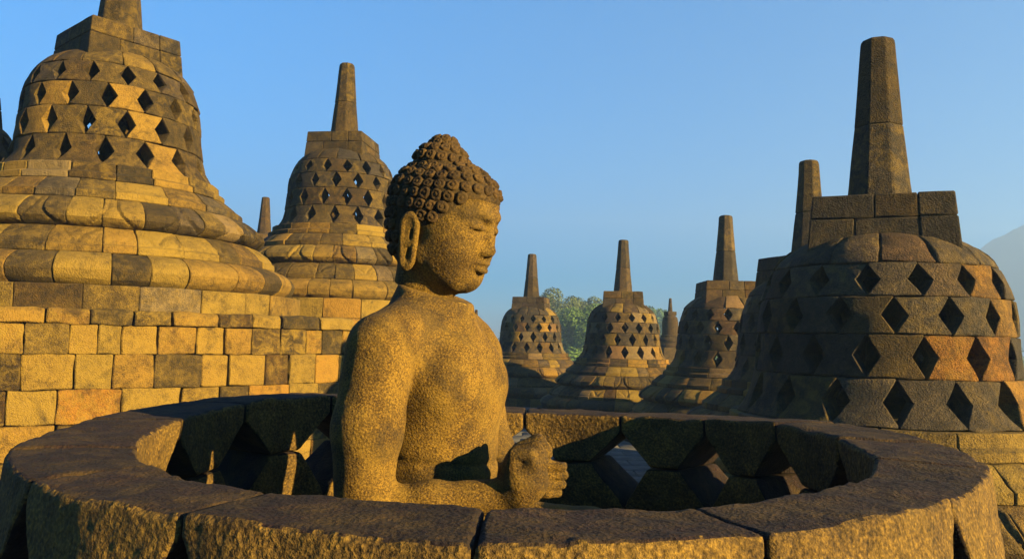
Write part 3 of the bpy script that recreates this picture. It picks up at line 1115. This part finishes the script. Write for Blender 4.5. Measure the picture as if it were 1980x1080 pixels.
def ring():
    root = thing('open_stupa_ring', 'open ring of rough dark carved stones around the seated statue in front', 'stone ring', (*RINGC, CAMZ - .276), 0.0)
    joints = [-91.5, -70.3, -43.0, -23.0, -1.5, 21, 40.5, 61.5, 85.5, 111, 133.5, 157, 178.5, 204.5, 223.6, 245.8, 268.5]
    H, WA = .37, .185
    for half in (0, 1):
        for i in range(16):
            a0, a1 = math.radians(joints[i]), math.radians(joints[i + 1])
            near = (i < 4 or i > 11) and half == 0
            am, ha = .5 * (a0 + a1), .5 * (a1 - a0)
            ztop, zbot = (0.0, -WA - .004) if half == 0 else (-WA - .010, -H - .02)
            sv = ztop - zbot
            su, sw = 2 * ha * 1.2 - .006, .25
            c = .009
            if half == 0:
                step = .0062 if near else .011
            else:
                step = .03
            us, vs, ws = divs(su, c, max(3, int(su / step))), divs(sv, c, max(3, int(sv / step))), divs(sw, c, max(2, int(sw / step)))
            seed = 300 + i + 40 * half
            tilt = (random.uniform(-.0025, .0025), 0)
            def mp(u, v, w):
                zz = zbot + v                                # relative to the rim
                if half == 0:
                    d = np.clip((-zz - (.062 if 4 <= i <= 11 else .034)) / (WA - (.062 if 4 <= i <= 11 else .034)), 0, 1)
                else:
                    d = np.clip((zz + H - .03) / (H - .03 - WA), 0, 1)
                keep = 1 - d * ((.66 - .06 * w / sw) if 4 <= i <= 11 else (.60 - .14 * w / sw))
                s = (u - su / 2) / (su / 2)
                gapa = .0028 / 1.2
                th = am + s * (ha - gapa) * keep
                flare = np.interp(zz, [-.42, -.36, -.25, 0], [.16, .10, .04, 0.0])
                ro, ri = ring_out(th) + flare, ring_in(th) + flare * .3
                f = w / sw
                r = ri + (ro - ri) * f
                z = zz + ring_top(th) + tilt[0] * s * (1 if half == 0 else 0)
                P = np.stack([r * np.cos(th), r * np.sin(th), z], 1)
                n = np.stack([fbm(P + 9.1 * k, 6.0, 2, 300 + k) for k in range(3)], 1) * .006
                P = P + n
                if half == 0:
                    # pitted, worn top face and chipped arrises
                    top = np.clip((v - (sv - .03)) / .03, 0, 1)
                    pit = fbm(P * np.array([1, 1, .4]), 34.0, 3, seed + 9, .6)
                    pit2 = np.clip(fbm(P, 14.0, 2, seed + 5) - .25, 0, 1)
                    P[:, 2] += top * (.0014 * pit - .0035 * pit2)
                    side = fbm(P, 42.0, 3, seed + 21, .6) * .0012
                    P[:, 0] += np.cos(th) * side * (2 * f - 1)
                    P[:, 1] += np.sin(th) * side * (2 * f - 1)
                    edge = np.clip(1 - np.minimum(sv - v, 1) / .05, 0, 1) * np.clip(np.abs(2 * f - 1) * 1.15 - .75, 0, 1)
                    chip = np.clip(fbm(P, 11.0, 3, seed + 31) - .1, 0, 1)
                    P[:, 2] -= edge * chip * .022
                return P
            V, Q = block(us, vs, ws, mp)
            me = mesh_np('rim_stone' if half == 0 else 'foot_stone', V, flip_fix(V, Q))
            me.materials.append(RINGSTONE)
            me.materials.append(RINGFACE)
            cen = np.zeros(len(me.polygons) * 3)
            nor = np.zeros(len(me.polygons) * 3)
            me.polygons.foreach_get('center', cen)
            me.polygons.foreach_get('normal', nor)
            cen, nor = cen.reshape(-1, 3), nor.reshape(-1, 3)
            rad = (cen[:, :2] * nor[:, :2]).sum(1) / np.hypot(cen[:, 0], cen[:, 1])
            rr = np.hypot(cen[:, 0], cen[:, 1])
            radial_faces = ((rad > .55) & (rr > 1.08)) | ((rad < -.55) & (rr < 1.05))  # outer and inner faces get the paler ochre, tops and joints the darker purple-brown
            me.polygons.foreach_set('material_index', radial_faces.astype(np.int32))
            o = new_obj('rim_stone' if half == 0 else 'foot_stone', me, None, root)
            o.color = tone_color(random.uniform(.38, .52), .2, .15)
    # floor the statue sits on and the moulded foot of the ring
    fl = lathe('seat_slab', [(0, -.47), (1.0, -.47), (1.0, -.445), (0, -.445)], 48)
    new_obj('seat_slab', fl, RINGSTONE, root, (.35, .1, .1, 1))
    ft = lathe('ring_base', [(0, -.50), (0.9, -.425), (1.44, -.425), (1.45, -.52), (1.53, -.525), (1.53, -.63), (1.78, -.85), (2.05, -1.0), (2.05, -1.2), (2.28, -1.35), (2.28, -1.5), (2.55, -1.7), (2.5, -1.9), (2.65, -1.92), (2.65, -2.158)], 64)
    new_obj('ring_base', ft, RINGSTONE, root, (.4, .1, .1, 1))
ring()

# ------------------------------------------------------------------ further stupas that show only a little
def coarse_stupa(label, loc, yaw, name='perforated_stupa'):
    """the same bell with each course joined, for stupas of which a few pixels show"""
    root = thing(name, label, 'stupa', loc, 0.0, 'perforated bell stupas on the terraces')
    groups = {}
    for (nm, me, c, az) in PARTS:
        groups.setdefault((nm, c), []).append(me)
    joined = {'step_stone': 'moulded_foot', 'band_stone': 'moulded_foot', 'lotus_stone': 'lotus_moulding', 'petal_stone': 'lotus_moulding',
              'torus_stone': 'torus_moulding', 'plinth_stone': 'plinth', 'lattice_stone': 'lattice_course', 'cap_stone': 'cap', 'crown_block': 'crown_block',
              'crown_core': 'crown_core', 'spire_stone': 'spire'}
    for (nm, c), mes in groups.items():
        VV, FF, k = [], [], 0
        for me in mes:
            co = np.zeros(len(me.vertices) * 3)
            me.vertices.foreach_get('co', co)
            VV.append(co.reshape(-1, 3))
            FF += [tuple(i + k for i in p.vertices) for p in me.polygons]
            k += len(me.vertices)
        me = mesh_from(joined[nm], np.concatenate(VV), FF, smooth=False)
        o = new_obj(joined[nm], me, STONE, root, (.34, .3, .1, 1))
        o.rotation_euler = (0, 0, yaw)
        if nm.endswith('_stone') and nm != 'spire_stone':
            o['kind'] = 'stuff'
    new_obj('rubble_core', CORE_ME, None, root)
    return root
coarse_stupa('dark stupa bell cut off by the left edge of the picture', (-9.65, 13.0, Z_UP - .22), 1.0)
coarse_stupa('distant stupa of which only the reddish spire shows between the two left stupas', (-10.85, 34.0, Z_UP + .05), .8)

def small_stupa(label, loc, foot):
    root = thing('small_stupa', label, 'small stupa', loc, 0.3, 'small solid stupas on the outer balustrade')
    def lz(nm, pts, n=24):
        o = new_obj(nm, lathe(nm, pts, n), STONE, root, (.30, .2, .1, 1))
        return o
    lz('bell', [(0, 0), (.46, 0), (.47, .08), (.42, .12), (.40, .35), (.41, .75), (.36, .98), (.24, 1.12), (0, 1.14)])
    V, Q = cuboid(-.24, .24, -.24, .24, 1.10, 1.30, seed=5)
    new_obj('crown_block', mesh_np('crown_block', V, Q), STONE, root, (.3, .1, .1, 1))
    V, Fs = prism(8, .12, .065, 1.30, 1.98, 0, round_top=.03)
    new_obj('spire', mesh_from('spire', V, Fs, smooth=False), STONE, root, (.3, .1, .1, 1))
    lz('lotus_foot', [(0, 0), (.50, 0), (.62, -.12), (.62, -.22), (.56, -.24), (.68, -.40), (.68, -.52), (0, -.52)])
    V, Q = cuboid(-.75, .75, -.75, .75, foot, -.52, c=.03, seed=6)
    new_obj('pedestal', mesh_np('pedestal', V, Q), STONE, root, (.35, .1, .2, 1))
small_stupa('small solid stupa far off between the two middle stupas of the right row', (8.1, 40.0, CAMZ + .14), -11.5)
small_stupa('small far stupa tip showing beside the statue neck, the nearer of two', (-1.78, 40.0, CAMZ - .66), -10.7)
small_stupa('small far stupa against the statue neck, taller of two', (-2.25, 41.5, CAMZ - .25), -11.1)

# ------------------------------------------------------------------ trees
def leaf_cards(centres, radii, n, size, seed, squash=.8):
    r = np.random.default_rng(seed)
    k = len(centres)
    wts = np.array(radii) ** 2
    wts = wts / wts.sum()
    which = r.choice(k, n, p=wts)
    d = r.normal(size=(n, 3))
    d /= np.linalg.norm(d, axis=1)[:, None]
    rad = np.array(radii)[which] * (0.55 + .5 * r.random(n) ** .6)
    p = np.array(centres)[which] + d * rad[:, None] * np.array([1, 1, squash])
    nrm = d + r.normal(size=(n, 3)) * .6 + np.array([0, 0, .3])
    nrm /= np.linalg.norm(nrm, axis=1)[:, None]
    t = np.cross(nrm, r.normal(size=(n, 3)))
    t /= np.linalg.norm(t, axis=1)[:, None]
    b = np.cross(nrm, t)
    s = size * (.6 + .8 * r.random(n))[:, None]
    V = np.stack([p - t * s, p - b * s * .45, p + t * s, p + b * s * .45], 1).reshape(-1, 3)
    Q = np.arange(n * 4).reshape(-1, 4)
    return V, Q

def tree(label, loc, top, spread, mat, n, leaf, seed, clumps=14, depth=.5):
    K = 1.6
    loc = (loc[0] * K, loc[1] * K, loc[2])
    top = CAMZ + (top - CAMZ) * K
    spread, leaf, n = spread * K, leaf * K * .85, int(n * 1.3)
    rnd = random.Random(seed)
    h = top - loc[2]
    root = thing('tree', label, 'tree', loc, 0.0, 'trees beyond the terraces')
    cs, rs = [], []
    V, Fs = tube([(0, 0, 0), (.15, .1, h * .35), (-.1, .2, h * .62), (.1, 0, h * .86)], [.42, .33, .22, .07], 9)
    limbs_V, limbs_F = list(V), list(Fs)
    for k in range(clumps):
        a = k * 2.4 + rnd.uniform(-.4, .4)
        f = (k + .5) / clumps
        z = h * (1 - depth + depth * f * .93)
        rr = spread * math.sin(math.pi * (.22 + .66 * f)) * rnd.uniform(.55, 1.0)
        c = (rr * math.cos(a), rr * math.sin(a), z)
        cs.append(c)
        rs.append(spread * rnd.uniform(.28, .46))
        v2, f2 = tube([(0, 0, z - rr * .8 - 1), (c[0] * .5, c[1] * .5, z - rr * .25), c], [.11, .07, .025], 5)
        k0 = len(limbs_V)
        limbs_V += v2
        limbs_F += [tuple(i + k0 for i in q) for q in f2]
    new_obj('trunk', mesh_from('trunk', limbs_V, limbs_F), BARK, root)
    V, Q = leaf_cards(cs, rs, n, leaf, seed)
    new_obj('crown', mesh_np('crown', V, Q, smooth=False), mat, root)
    return root
GZ = -14.0
tree('pale airy tree rising behind the smallest stupa of the right row', (3.7, 68.0, GZ), CAMZ + 4.0, 2.6, LEAFDRY, 9000, .12, 31, 16, .34)
tree('second pale feathery tree just right of the first, above the green tree', (6.6, 70.0, GZ), CAMZ + 3.6, 2.3, LEAFDRY, 8000, .12, 32, 14, .32)
tree('bright green full tree between the two nearest middle stupas', (5.4, 60.0, GZ), CAMZ + 2.2, 3.2, LEAF, 22000, .14, 33, 22, .45)
tree('bluish far tree left of the far small stupa', (21.0, 120.0, GZ), CAMZ + 4.6, 4.4, LEAF, 6000, .32, 34, 16, .45)
tree('dark tree top peeping out right of the third stupa of the right row', (22.3, 70.0, GZ), CAMZ + 5.0, 2.4, LEAF, 5000, .2, 35, 14, .4)
tree('far green tree low between the middle stupas', (9.0, 95.0, GZ), CAMZ + 1.0, 4.6, LEAF, 8000, .28, 36, 18, .5)

def far_forest():
    r = np.random.default_rng(5)
    cs, rs = [], []
    for k in range(420):
        az = math.radians(r.uniform(-30, 42))
        d = r.uniform(110, 420)
        rad = r.uniform(4, 7.5)
        cs.append((d * math.sin(az), d * math.cos(az), GZ + r.uniform(5, 11) + 0.006 * d))
        rs.append(rad)
    V, Q = leaf_cards(cs, rs, 42000, .85, 5)
    o = new_obj('far_forest', mesh_np('far_forest', V, Q, smooth=False), LEAF)
    o['kind'] = 'stuff'
    o['label'] = 'hazy woods on the plain far behind the stupas'
    o['category'] = 'woods'
far_forest()

def mountain():
    nx, ny = 90, 60
    X, Y = np.meshgrid(np.linspace(400, 880, nx), np.linspace(800, 1100, ny), indexing='ij')
    P = np.stack([X.ravel(), Y.ravel(), np.zeros(X.size)], 1)
    d = np.hypot((P[:, 0] - 640) / 172, (P[:, 1] - 945) / 115)
    z = 171 * np.exp(-(d ** 1.7)) - 26 * np.clip(d - 1.0, 0, 1)
    z = z + fbm(P, .0165, 4, 3) * 9 * np.exp(-d) + GZ - 3
    P[:, 2] = z
    idx = np.arange(nx * ny).reshape(nx, ny)
    Q = np.stack([idx[:-1, :-1], idx[1:, :-1], idx[1:, 1:], idx[:-1, 1:]], -1).reshape(-1, 4)
    o = structure('mountain', mesh_np('mountain', P, Q), FOREST)
mountain()

# ------------------------------------------------------------------ morning haze
def haze():
    x0, x1, y0, y1, z0, z1 = -900, 900, -45, 1120, GZ - 6, CAMZ + 168
    V = [(x, y, z) for z in (z0, z1) for y in (y0, y1) for x in (x0, x1)]
    F = [(0, 2, 3, 1), (4, 5, 7, 6), (0, 1, 5, 4), (2, 6, 7, 3), (0, 4, 6, 2), (1, 3, 7, 5)]
    me = mesh_from('haze', V, F, smooth=False)
    m = bpy.data.materials.new('haze')
    m.use_nodes = True
    nt = m.node_tree
    nt.nodes.clear()
    out = nt.nodes.new('ShaderNodeOutputMaterial')
    pv = nt.nodes.new('ShaderNodeVolumePrincipled')
    pv.inputs['Color'].default_value = (0.33, 0.55, 1.0, 1)
    pv.inputs['Density'].default_value = HAZE_DENSITY
    pv.inputs['Anisotropy'].default_value = 0.2
    nt.links.new(pv.outputs[0], out.inputs['Volume'])
    o = new_obj('haze', me, m)
    o['kind'] = 'stuff'
    o['label'] = 'thin bluish morning haze over the plain'
HAZE_DENSITY = 0.0013
haze()

# a seated figure stands inside each closed bell (seen only as darkness through the lattice)
def inner_figures():
    V, Q = surface_nets(lambda P: np.minimum(body_sdf(P), head_sdf((P - np.array([.05, 0, .325], np.float32)))), (-.36, -.50, -.74), (.60, .50, .60), .022)
    V[:, 2] += .74
    me = mesh_np('inner_figure', V, Q)
    me.materials.append(STATUE)
    for o in [o for o in bpy.data.objects if o.parent is None and o.name.startswith('perforated_stupa')]:
        f = new_obj('inner_figure', me, None, o, (.3, .2, .1, 1))
        f.location = (0, 0, -.02)
        f.rotation_euler = (0, 0, -.6)
inner_figures()
